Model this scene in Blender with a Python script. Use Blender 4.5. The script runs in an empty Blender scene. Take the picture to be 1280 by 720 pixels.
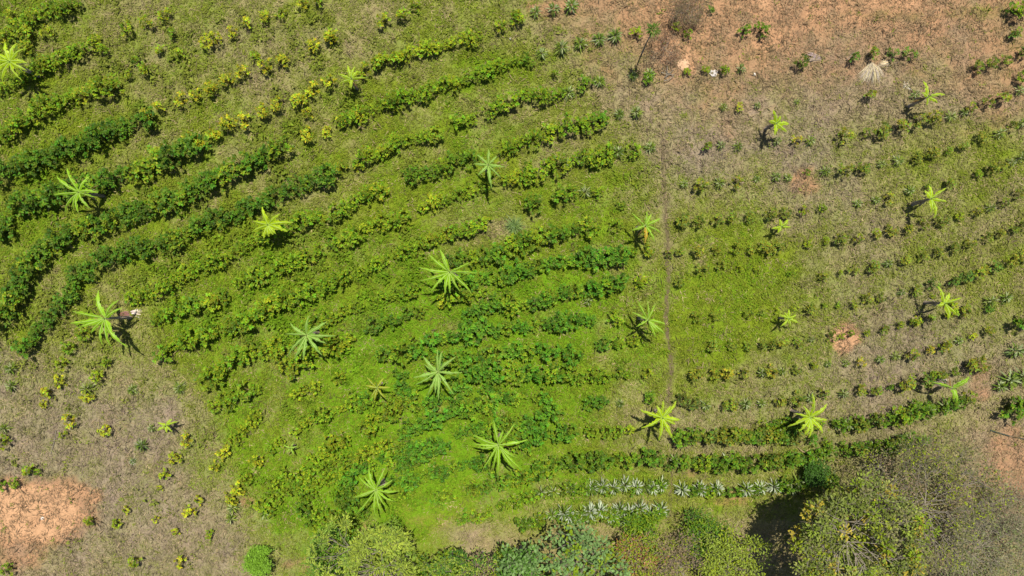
import bpy, math, random
import numpy as np
random.seed(7); RS = np.random.RandomState(11)
scene = bpy.context.scene
COL = scene.collection
H = 53.3                      # camera height above the field (m)
PPM = 16.0                    # photo pixels per metre on the ground
R = math.radians

# ------------------------------------------------------------------ noise
def vnoise(x, y, seed=0):
    x = np.asarray(x, float); y = np.asarray(y, float)
    xi = np.floor(x).astype(np.int64); yi = np.floor(y).astype(np.int64)
    xf = x-xi; yf = y-yi
    u = xf*xf*(3-2*xf); v = yf*yf*(3-2*yf)
    def h(a, b):
        n = (a*374761393 + b*668265263 + seed*974634777) & 0xffffffff
        n = ((n ^ (n >> 13))*1274126177) & 0xffffffff
        n = (n ^ (n >> 16)) & 0xffffffff
        return n/4294967295.0
    return ((h(xi,yi)*(1-u)+h(xi+1,yi)*u)*(1-v) + (h(xi,yi+1)*(1-u)+h(xi+1,yi+1)*u)*v)*2-1
def fbm(x, y, scale, seed=0, octv=3):
    s = 0; a = 1.0; t = 0; f = 1.0/scale
    for k in range(octv):
        s = s + a*vnoise(np.asarray(x)*f+17.3*k, np.asarray(y)*f-9.1*k, seed+k); t += a; a *= .55; f *= 2.03
    return s/t
def zt(x, y):
    return 0.55*fbm(x, y, 17, 3, 2) + 0.10*fbm(x, y, 2.6, 5, 2)
def zs(x, y): return float(zt(np.array([x]), np.array([y]))[0])
def W(px, py, h=0.0):
    """point of the field (h metres above it) seen at a photo pixel"""
    x = (px-640)/PPM; y = (360-py)/PPM
    z = zs(x, y)
    for _ in range(2):
        k = (H-z-h)/H; z = zs(x*k, y*k)
    return x*k, y*k, z

# ------------------------------------------------------------------ ground cover map
CODES = ["YY OY OO OO OO OO OO OY BO TB TT TT TT TT TT TB",
         "YY YO YO YO OO YO YY YY OY DB DB BT BD BD DB BT",
         "YY YY YO YO YO YO YO YY OY OY DD DD DD DO OO OO",
         "YG YY YY YY YO YY YY YO YY YO OD OY DO DO OO OO",
         "YY YO YY GY GY GY GG GG GG GY YO YO OD OD OD OO",
         "DO OO OY GY GG GG GG GG GG GY YO YY OD DD DD OD",
         "DD DD DD OG YG GG GG GG GG YO OD OD OD DD DO BD",
         "DD DD DD DY GG GG GG GG GG YO YO YO OY OD OB BD",
         "DB DD DD DD DG GY GY DB BY BO BO BD BO OO OD DB"]
#            green soil  deep  purple
TAB = {'G':(1.0, 0.0, 1.0, .0), 'Y':(.80,0.0,.42,.1), 'O':(.56,0.0,.2,.45), 'D':(.25,.02,.25,.95),
       'B':(.20,.18,.2,.2), 'T':(.08,.62,.1,.3), 'S':(.04,.9,.1,.1)}
GRID = np.zeros((9,16,4))
for j, row in enumerate(CODES):
    for i, c in enumerate(row.split()):
        GRID[j,i] = (np.array(TAB[c[0]])+np.array(TAB[c[1]]))/2
BLOBS = [(38,640,70,40,1.05),(95,618,30,9,.8),(20,690,40,22,.5),(1057,422,16,15,.9),(1003,226,16,15,.55),(1225,478,12,26,.45),
         (1262,585,34,42,.62),(855,80,13,10,.8),(900,20,70,26,.5),(720,10,60,14,.5),(1100,15,90,20,.45),
         (455,665,10,8,.7),(1145,60,60,16,.35),(310,625,10,8,.5),(800,705,24,10,.6),(540,650,20,10,.3),
         (865,590,9,7,.5),(905,625,30,10,.35),(390,703,30,11,.5)]
GREENB = [(940,320,100,70,.16),(920,400,110,70,.2),(520,560,70,40,.35),(470,480,60,40,.3),(300,330,90,60,.15),(770,240,50,50,.3),(830,250,20,80,.1),(1210,190,60,40,.15),(555,600,40,22,.4),
          (870,625,45,14,.4),(300,570,16,40,.3),(20,425,16,10,.3),(700,60,70,25,.2),(1130,20,80,5,.5),(1245,12,40,8,.4),(905,640,50,12,.2)]
def cover(x, y):
    x = np.asarray(x, float); y = np.asarray(y, float)
    px = x*PPM+640; py = 360-y*PPM
    wx = px+34*fbm(x,y,4.0,21,3); wy = py+26*fbm(x,y,4.0,31,3)
    u = np.clip(wx/80-.5, 0, 14.999); v = np.clip(wy/80-.5, 0, 7.999)
    i = u.astype(int); j = v.astype(int); fu = (u-i)[:,None]; fv = (v-j)[:,None]
    f = (GRID[j,i]*(1-fu)+GRID[j,i+1]*fu)*(1-fv)+(GRID[j+1,i]*(1-fu)+GRID[j+1,i+1]*fu)*fv
    g, s, d, p = f[:,0].copy(), f[:,1].copy(), f[:,2], f[:,3]
    bx = px+11*fbm(x,y,1.3,41,3); by = py+11*fbm(x,y,1.3,51,3)
    for (cx,cy,rx,ry,a) in BLOBS:
        q = np.sqrt(((bx-cx)/rx)**2+((by-cy)/ry)**2)
        s = np.maximum(s, a*np.clip((1.35-q)/.55, 0, 1))
    for (cx,cy,rx,ry,a) in GREENB:
        q = ((bx-cx)/rx)**2+((by-cy)/ry)**2
        g = g+a*np.exp(-q)
    am = .45+.55*np.clip((g-.45)/.3,0,1)
    sg = .25*np.clip(fbm(x,y,1.9,88,2),0,1)*(s>.4)
    g = g+sg+am*(.42*fbm(x,y,2.4,61,3)+.22*fbm(x,y,.7,71,2))+.12*(1-am)*fbm(x,y,.35,75,2)-.5*np.clip(s-.3,0,1)
    s = s+(.35*fbm(x,y,1.5,81,4)+.22*fbm(x,y,.5,85,3))*(s>.12)
    # the narrow dirt path
    pc = path_x(py); q = np.abs(bx*.35+px*.65-pc)
    pm = np.clip(1.2-q/5.0, 0, 1)*(py>165)*(py<650)
    g = g-.22*pm
    d = np.clip(d+.35*fbm(x,y,3.1,91,2), 0, 1)
    p = np.clip(p+.3*fbm(x,y,2.0,101,2), 0, 1)
    return np.clip(g,0,1), np.clip(s,0,1), d, p, pm
def path_x(py): return 829+9*np.sin(np.clip((py-180)/460.0,0,1)*1.7)+4.5*vnoise(np.asarray(py)/38.0, np.asarray(py)*0+2.5, 3)+2*vnoise(np.asarray(py)/11.0, np.asarray(py)*0+5.5, 4)
def lerp(a, b, t): return a*(1-t)+b*t
def cv(*c): return np.array(c)[None,:]
C_DEEP = cv(.124,.240,.008); C_YEL = cv(.172,.212,.014); C_PUR = cv(.245,.185,.135); C_STR = cv(.285,.215,.115)
C_SOIL = cv(.45,.262,.14); C_RED = cv(.275,.130,.062)

# ------------------------------------------------------------------ materials
def newmat(name):
    m = bpy.data.materials.new(name); m.use_nodes = True
    nt = m.node_tree; nt.nodes.clear(); return m, nt, nt.nodes, nt.links
def leafmat(name, rough=.5, trans=.3, spec=.4, noise=.0):
    m, nt, N, L = newmat(name)
    out = N.new('ShaderNodeOutputMaterial'); bs = N.new('ShaderNodeBsdfPrincipled')
    at = N.new('ShaderNodeAttribute'); at.attribute_name = 'col'
    oi = N.new('ShaderNodeObjectInfo')
    mx = N.new('ShaderNodeMix'); mx.data_type = 'RGBA'; mx.blend_type = 'MULTIPLY'; mx.inputs[0].default_value = 1
    L.new(at.outputs['Color'], mx.inputs[6]); L.new(oi.outputs['Color'], mx.inputs[7])
    colour = mx.outputs[2]
    geo = N.new('ShaderNodeNewGeometry')
    nz = N.new('ShaderNodeTexNoise'); nz.inputs['Scale'].default_value = 9; nz.inputs['Detail'].default_value = 2
    L.new(geo.outputs['Position'], nz.inputs['Vector'])
    rmp = N.new('ShaderNodeMapRange'); rmp.inputs[3].default_value = .78; rmp.inputs[4].default_value = 1.22
    L.new(nz.outputs['Fac'], rmp.inputs[0])
    sc = N.new('ShaderNodeVectorMath'); sc.operation = 'SCALE'
    L.new(colour, sc.inputs[0]); L.new(rmp.outputs[0], sc.inputs['Scale'])
    L.new(sc.outputs[0], bs.inputs['Base Color'])
    bs.inputs['Roughness'].default_value = rough; bs.inputs['Specular IOR Level'].default_value = spec
    tr = N.new('ShaderNodeBsdfTranslucent'); L.new(sc.outputs[0], tr.inputs['Color'])
    ms = N.new('ShaderNodeMixShader'); ms.inputs[0].default_value = trans
    L.new(bs.outputs[0], ms.inputs[1]); L.new(tr.outputs[0], ms.inputs[2]); L.new(ms.outputs[0], out.inputs[0])
    return m
M_LEAF = leafmat('bush_leaf', .6, .3, .22)
M_BAN = leafmat('banana_leaf', .45, .30, .35)
M_WEED = leafmat('weed_leaf', .75, .3, .12)
M_DRY = leafmat('dry_matter', .85, .12, .1)
M_GLOSS = leafmat('glossy_leaf', .55, .2, .2)
def barkmat(name, a, b, scale=12):
    m, nt, N, L = newmat(name)
    out = N.new('ShaderNodeOutputMaterial'); bs = N.new('ShaderNodeBsdfPrincipled'); bs.inputs['Roughness'].default_value = .85
    tc = N.new('ShaderNodeTexCoord'); nz = N.new('ShaderNodeTexNoise'); nz.inputs['Scale'].default_value = scale; nz.inputs['Detail'].default_value = 6
    L.new(tc.outputs['Object'], nz.inputs['Vector'])
    cr = N.new('ShaderNodeValToRGB'); cr.color_ramp.elements[0].position = .35; cr.color_ramp.elements[1].position = .65
    cr.color_ramp.elements[0].color = (*a,1); cr.color_ramp.elements[1].color = (*b,1)
    L.new(nz.outputs['Fac'], cr.inputs[0]); L.new(cr.outputs[0], bs.inputs['Base Color'])
    bp = N.new('ShaderNodeBump'); bp.inputs['Strength'].default_value = .6; bp.inputs['Distance'].default_value = .02
    L.new(nz.outputs['Fac'], bp.inputs['Height']); L.new(bp.outputs[0], bs.inputs['Normal'])
    L.new(bs.outputs[0], out.inputs[0]); return m
M_BARK = barkmat('grey_bark', (.13,.10,.08), (.27,.23,.18))
M_PALE = barkmat('pale_twig', (.15,.125,.09), (.27,.235,.18))
M_STEM = barkmat('banana_stem', (.15,.11,.07), (.34,.28,.22), 9)
M_STONE = barkmat('pale_stone', (.42,.36,.30), (.6,.56,.5))
M_HOSE = barkmat('dark_pipe', (.02,.03,.02), (.05,.06,.04))
def ground_mat():
    m, nt, N, L = newmat('field_ground')
    out = N.new('ShaderNodeOutputMaterial'); bs = N.new('ShaderNodeBsdfPrincipled'); bs.inputs['Roughness'].default_value = .95
    bs.inputs['Specular IOR Level'].default_value = .1
    at = N.new('ShaderNodeAttribute'); at.attribute_name = 'col'
    geo = N.new('ShaderNodeNewGeometry')
    def noise(s, d, lo, hi):
        n = N.new('ShaderNodeTexNoise'); n.inputs['Scale'].default_value = s; n.inputs['Detail'].default_value = d; n.inputs['Roughness'].default_value = .7
        L.new(geo.outputs['Position'], n.inputs['Vector'])
        r = N.new('ShaderNodeMapRange'); r.inputs[1].default_value = .3; r.inputs[2].default_value = .7
        r.inputs[3].default_value = lo; r.inputs[4].default_value = hi; L.new(n.outputs['Fac'], r.inputs[0]); return n, r
    n1, r1 = noise(2.2, 8, .78, 1.2); n2, r2 = noise(11, 6, .72, 1.22)
    mu = N.new('ShaderNodeMath'); mu.operation = 'MULTIPLY'; L.new(r1.outputs[0], mu.inputs[0]); L.new(r2.outputs[0], mu.inputs[1])
    sc = N.new('ShaderNodeVectorMath'); sc.operation = 'SCALE'; L.new(at.outputs['Color'], sc.inputs[0]); L.new(mu.outputs[0], sc.inputs['Scale'])
    L.new(sc.outputs[0], bs.inputs['Base Color'])
    bp = N.new('ShaderNodeBump'); bp.inputs['Strength'].default_value = .9; bp.inputs['Distance'].default_value = .06
    L.new(n2.outputs['Fac'], bp.inputs['Height']); L.new(bp.outputs[0], bs.inputs['Normal'])
    L.new(bs.outputs[0], out.inputs[0]); return m
M_GROUND = ground_mat()

# ------------------------------------------------------------------ mesh helpers
def mesh_np(name, verts, quads, cols=None, mat=None, smooth=False):
    """verts (n,3), quads (m,4), cols (m,3) one colour per face"""
    verts = np.asarray(verts, np.float32); quads = np.asarray(quads, np.int32)
    me = bpy.data.meshes.new(name)
    me.vertices.add(len(verts)); me.vertices.foreach_set('co', verts.ravel())
    me.loops.add(quads.size); me.loops.foreach_set('vertex_index', quads.ravel())
    me.polygons.add(len(quads)); me.polygons.foreach_set('loop_start', np.arange(0, quads.size, 4, dtype=np.int32))
    me.polygons.foreach_set('loop_total', np.full(len(quads), 4, np.int32))
    if smooth: me.polygons.foreach_set('use_smooth', np.ones(len(quads), bool))
    me.update(calc_edges=True)
    if cols is not None:
        a = me.attributes.new('col', 'FLOAT_COLOR', 'FACE')
        c = np.ones((len(quads),4), np.float32); c[:,:3] = cols; a.data.foreach_set('color', c.ravel())
    if mat: me.materials.append(mat)
    return me
def link(name, me, parent=None, label=None, cat=None, group=None, kind=None, loc=None, rz=0, sc=1, color=None):
    o = bpy.data.objects.new(name, me); COL.objects.link(o)
    if parent: o.parent = parent
    if loc is not None: o.location = loc
    o.rotation_euler.z = rz
    if sc != 1: o.scale = (sc,sc,sc)
    if label: o['label'] = label
    if cat: o['category'] = cat
    if group: o['group'] = group
    if kind: o['kind'] = kind
    if color is not None: o.color = (*color, 1)
    return o
def norm(v): return v/np.maximum(np.linalg.norm(v, axis=1, keepdims=True), 1e-9)
def leaves(base, dirs, length, width, cols, droop=.25):
    """rhombic bent leaves: n leaves -> 2 quads each"""
    n = len(base); d = norm(dirs); length = np.broadcast_to(length, n)[:,None]; width = np.broadcast_to(width, n)[:,None]
    up = np.tile([[0,0,1.0]], (n,1)); side = np.cross(d, up); bad = np.linalg.norm(side, axis=1) < .05
    side[bad] = [1,0,0]; side = norm(side)
    roll = RS.uniform(-.6,.6,n)[:,None]; nn = norm(np.cross(side, d)); side = side*np.cos(roll)+nn*np.sin(roll)
    mid = base+d*length*.5; tip = base+d*length; tip[:,2] -= (length*droop)[:,0]
    q1 = base+d*length*.04
    V = np.stack([q1-side*width*.12, q1+side*width*.12, mid+side*width*.5, mid-side*width*.5, tip+side*width*.1, tip-side*width*.1], 1).reshape(-1,3)
    k = np.arange(n)[:,None]*6
    Q = np.concatenate([k+np.array([[0,1,2,3]]), k+np.array([[3,2,4,5]])], 1).reshape(-1,4)
    return V, Q, np.repeat(cols, 2, axis=0)
class Bag:
    def __init__(s): s.V=[]; s.Q=[]; s.C=[]; s.n=0
    def add(s, V, Q, C):
        s.V.append(V); s.Q.append(np.asarray(Q)+s.n); s.C.append(C); s.n += len(V)
    def mesh(s, name, mat, smooth=False): return mesh_np(name, np.concatenate(s.V), np.concatenate(s.Q), np.concatenate(s.C), mat, smooth)
def tube(bag, pts, rad, col=(1,1,1), sides=5):
    pts = np.asarray(pts, float); n = len(pts); rad = np.broadcast_to(rad, n)
    t = norm(np.gradient(pts, axis=0)); ref = np.array([[.31,.17,.93]]) if abs(t[0,2]) < .8 else np.array([[.9,.3,.1]])
    a = norm(np.cross(t, np.repeat(ref, n, 0))); b = np.cross(t, a)
    th = np.arange(sides)*2*math.pi/sides
    V = pts[:,None,:]+rad[:,None,None]*(a[:,None,:]*np.cos(th)[None,:,None]+b[:,None,:]*np.sin(th)[None,:,None])
    V = V.reshape(-1,3); Q = []
    for i in range(n-1):
        for k in range(sides):
            Q.append([i*sides+k, i*sides+(k+1)%sides, (i+1)*sides+(k+1)%sides, (i+1)*sides+k])
    if sides >= 4:
        for e in (0, n-1):
            for k in range(1, sides-2, 2): Q.append([e*sides, e*sides+k, e*sides+k+1, e*sides+(k+2)%sides])
    bag.add(V, np.array(Q), np.tile([col], (len(Q),1)))
def jit(col, n, a=.2, hue=.12):
    c = np.tile(np.array(col)[None,:], (n,1))*RS.uniform(1-a,1+a,(n,1))
    c[:,0] *= RS.uniform(1-hue,1+hue*1.4,n); c[:,2] *= RS.uniform(.7,1.3,n); return c

# ------------------------------------------------------------------ terrain, one sheet to the horizon
xs = np.concatenate([-np.geomspace(56,700,16)[::-1], np.arange(-55,55.01,.25), np.geomspace(56,700,16)])
ys = np.concatenate([-np.geomspace(38,700,16)[::-1], np.arange(-37,37.01,.25), np.geomspace(38,700,16)])
gx, gy = np.meshgrid(xs, ys); gx = gx.ravel(); gy = gy.ravel()
g, s, d, p, pm = cover(gx, gy)
dry = lerp(C_STR, C_PUR, p[:,None]); grn = lerp(C_YEL, C_DEEP, d[:,None])
gc = lerp(dry, grn*.9, np.clip(g*1.25-.10,0,1)[:,None]); gc = lerp(gc, lerp(C_RED, C_SOIL, np.clip(s*1.6-.55,0,1)[:,None]), np.clip(s*1.4-.1,0,1)[:,None])
gc = lerp(gc, cv(.10,.088,.036), (.6*pm)[:,None])
nx, ny = len(xs), len(ys)
ii, jj = np.meshgrid(np.arange(nx-1), np.arange(ny-1)); k = (jj*nx+ii).ravel()
me = mesh_np('ground', np.stack([gx, gy, zt(gx,gy)], 1), np.stack([k,k+1,k+nx+1,k+nx],1), None, M_GROUND, True)
a = me.attributes.new('col','FLOAT_COLOR','POINT'); c4 = np.ones((len(gx),4),np.float32); c4[:,:3] = gc; a.data.foreach_set('color', c4.ravel())
link('ground', me, kind='structure')
# narrow trodden path, a thin ragged strip lying on the ground
pv=[]; pq=[]; n=150; 
for i in range(n):
    py = 178+440*i/(n-1); x0,y0,_ = W(float(path_x(py)), py)
    w1 = .13+.17*float(fbm([y0],[3.3],.9,7)[0]); w2 = .13+.17*float(fbm([y0],[9.3],.9,8)[0])
    for xx in (x0-w1, x0, x0+w2): pv.append((xx, y0, zs(xx,y0)+.012))
for i in range(n-1): pq += [[i*3,i*3+3,i*3+4,i*3+1],[i*3+1,i*3+4,i*3+5,i*3+2]]
link('path', mesh_np('path', pv, pq, np.tile([[.125,.10,.05]],(len(pq),1)), M_GROUND, True), kind='structure')

# ------------------------------------------------------------------ ground cover (uncountable): grass and weeds
def scatter(n):
    x = RS.uniform(-47,47,n); y = RS.uniform(-29,29,n); return x, y
def tufts(name, kind, n, k, label, cat):
    x, y = scatter(n); g, s, d, p, pm = cover(x, y); r = RS.uniform(0,1,n)
    clump = .5+.5*fbm(x,y,.9,121,2)*1.6
    if kind == 'weed': keep = (r < np.clip((g*1.5-.42)*(.25+1.2*np.clip(clump,0,1)),.03,1)*(1-.8*np.clip(s,0,1))*(1-.8*pm))
    else: keep = (r < np.clip(.85-.6*np.clip(g-.4,0,1)+.25*(clump-.5),.08,1)*(1-.55*np.clip(s,0,1))*(1-.6*pm))
    x,y,g,s,d,p,clump = [q[keep] for q in (x,y,g,s,d,p,clump)]; n = len(x)
    z = zt(x,y)
    if kind == 'weed':
        col = lerp(C_YEL, C_DEEP, np.clip(d+RS.normal(0,.3,n),0,1)[:,None])*1.0
        col = lerp(col, cv(.205,.21,.045), (np.clip((.9-g)/.4,0,1)*.6)[:,None])
        size = (.13+.13*RS.uniform(0,1,n)**2)*(0.7+.6*np.clip(clump,0,1)); rough = np.clip(fbm(x,y,.55,131,2)*2.2+.25,0,1)*np.clip(fbm(x,y,3.2,141,2)*1.6+.6,.1,1); rough = rough*np.where(x>12, .25, np.where(x>-7, .55, 1.0)); size = size*(.75+.65*rough); hgt = .05+.42*rough**1.5; col = col*(1.12-.38*RS.uniform(0,1,n)*rough)[:,None]
    else:
        col = lerp(lerp(C_STR, C_PUR, p[:,None]), C_YEL, np.clip(g*1.45-.08+RS.normal(0,.25,n),0,1)[:,None]*.95)*1.0
        col = lerp(col, C_STR*1.35, (RS.uniform(0,1,n)<.12)[:,None]*.8)
        col = lerp(col, cv(.30,.185,.095), (np.clip(s*1.3,0,1)*.7)[:,None])
        size = .20+.22*RS.uniform(0,1,n); hgt = np.zeros(n)
    if kind == 'grass':
        col = lerp(col, cv(.085,.065,.035), (RS.uniform(0,1,n)<.09)[:,None]*.7); big = RS.uniform(0,1,n) < .06; size[big] *= 1.7; col[big] *= .7
    col = col*RS.uniform(.74,1.24,(n,1))
    rep = lambda q: np.repeat(q, k, axis=0)
    az = RS.uniform(0,2*math.pi,n*k)
    if kind == 'weed': el = RS.uniform(.05,1.0,n*k)
    else: el = RS.uniform(.1,.9,n*k)
    D = np.stack([np.cos(az)*np.cos(el), np.sin(az)*np.cos(el), np.sin(el)],1)
    S = rep(size)*RS.uniform(.6,1.25,n*k)
    B = np.stack([rep(x), rep(y), rep(z)+.01+rep(hgt)*RS.uniform(0,1,n*k)],1)
    off = rep(size)*(.55 if kind=='weed' else .5); B[:,0] += RS.normal(0,1,n*k)*off; B[:,1] += RS.normal(0,1,n*k)*off
    Wd = S*(.5 if kind=='weed' else .11)
    cl = rep(col)*RS.uniform(.8,1.2,(n*k,1))
    side = norm(np.stack([-np.sin(az), np.cos(az), RS.normal(0,.35,n*k)],1))
    mid = B+D*S[:,None]*.5; tip = B+D*S[:,None]; tip[:,2] -= S*.2; tip[:,2] = np.maximum(tip[:,2], rep(z)+.02)
    V = np.stack([B, mid+side*Wd[:,None]*.5, tip, mid-side*Wd[:,None]*.5],1).reshape(-1,3)
    Q = np.arange(len(V)).reshape(-1,4)
    link(name, mesh_np(name, V, Q, cl, M_WEED if kind=='weed' else M_DRY), label=label, cat=cat, kind='stuff')
tufts('weeds','weed', 190000, 7, 'leafy green weeds covering the ground between the planted rows', 'weeds')
tufts('grass','grass',120000, 8, 'dry and greenish grass mixed through the bare and weedy ground', 'grass')

# ------------------------------------------------------------------ bush prototypes
def dome_bush(r=.55, h=.85, tips=20, per=7, ll=.17, lw=.085, shade=None):
    b = Bag(); P=[]; D=[]; C=[]
    for t in range(tips):
        a = random.uniform(0,2*math.pi); q = math.sqrt(random.uniform(0,1)); el = (1-q*q)
        rr = r*q*random.uniform(.8,1.12)
        c = np.array([math.cos(a)*rr, math.sin(a)*rr, .18+h*.8*(math.sqrt(max(0,1-.75*q*q)))*random.uniform(.72,1.08)])
        out = norm(np.array([[c[0], c[1], r*.9]]))[0]; tone = random.choice((.6,.8,1.0,1.15,1.4))*random.uniform(.9,1.1)
        tube(b, [(0,0,0),(c*.5)*[.7,.7,1], c], [.02,.013,.006], (.9,.7,2.0), 3)
        for l in range(per):
            az = 2*math.pi*l/per+random.uniform(-.3,.3); e = random.uniform(.0,.8)
            dd = np.array([math.cos(az)*math.cos(e), math.sin(az)*math.cos(e), math.sin(e)])+out*.35
            P.append(c+np.random.RandomState(t*31+l).normal(0,.025,3)); D.append(dd); C.append([tone]*3)
    n = len(P); C = np.array(C)*RS.uniform(.8,1.2,(n,1)); C[:,0] *= RS.choice([.6,.85,1.0,1.25],n)
    V,Q,C = leaves(np.array(P), np.array(D), RS.uniform(.75,1.25,n)*ll, RS.uniform(.8,1.2,n)*lw, C)
    b.add(V,Q,C); return b
def rosette_bush(r=.6, h=.5, n=34, lw=.085, pale=.5):
    """wide rosette of long leaves, some painted pale as sun glare"""
    b = Bag(); P=[]; D=[]; C=[]; L=[]
    for i in range(n):
        az = i*2.399+random.uniform(-.2,.2); e = .15+1.1*(i/n)**1.3*random.uniform(.8,1.1)
        lo = random.uniform(.05,.22)
        P.append([math.cos(az)*lo*r, math.sin(az)*lo*r, .1+h*(.25+.75*i/n)]); D.append([math.cos(az)*math.cos(e), math.sin(az)*math.cos(e), math.sin(e)*.8])
        L.append(r*random.uniform(.65,1.0)*(1-.25*i/n))
        C.append(([.36,.41,.27] if pale>.4 else [.27,.32,.14]) if random.random() < pale else random.choice([[.07,.12,.012],[.11,.18,.012],[.15,.21,.02]]))  # pale tones put sun glare on glossy leaves into the leaf colour
    P=np.array(P); C = np.array(C)*RS.uniform(.75,1.15,(n,1))
    V,Q,C = leaves(P, np.array(D), np.array(L), lw*RS.uniform(.7,1.2,n), C, .3)
    b.add(V,Q,C); tube(b, [(0,0,0),(0,0,h*.6)], [.05,.04], (.1,.08,.03), 5); return b
BUSH = [dome_bush(.58,1.05,21,10,.15,.085) for _ in range(7)]
YOUNG = [dome_bush(.38,.85,random.choice((10,12,15)),8,.16,.08) for _ in range(6)]
GLARE = [rosette_bush(.62,.5,46,.085,random.choice((.45,.55,.62))) for _ in range(4)]
GLARE_FEW = [rosette_bush(.62,.5,44,.085,.30) for _ in range(4)]
HALF = [rosette_bush(.5,.5,26,.09,.28) for _ in range(4)]
BUSH_M = [b.mesh('bush_mesh', M_LEAF) for b in BUSH]; YOUNG_M = [b.mesh('young_mesh', M_LEAF) for b in YOUNG]
GLARE_M = [b.mesh('glare_mesh', M_GLOSS) for b in GLARE]; GLARE_FEW_M = [b.mesh('glare_mesh', M_GLOSS) for b in GLARE_FEW]; HALF_M = [b.mesh('half_mesh', M_GLOSS) for b in HALF]

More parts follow.
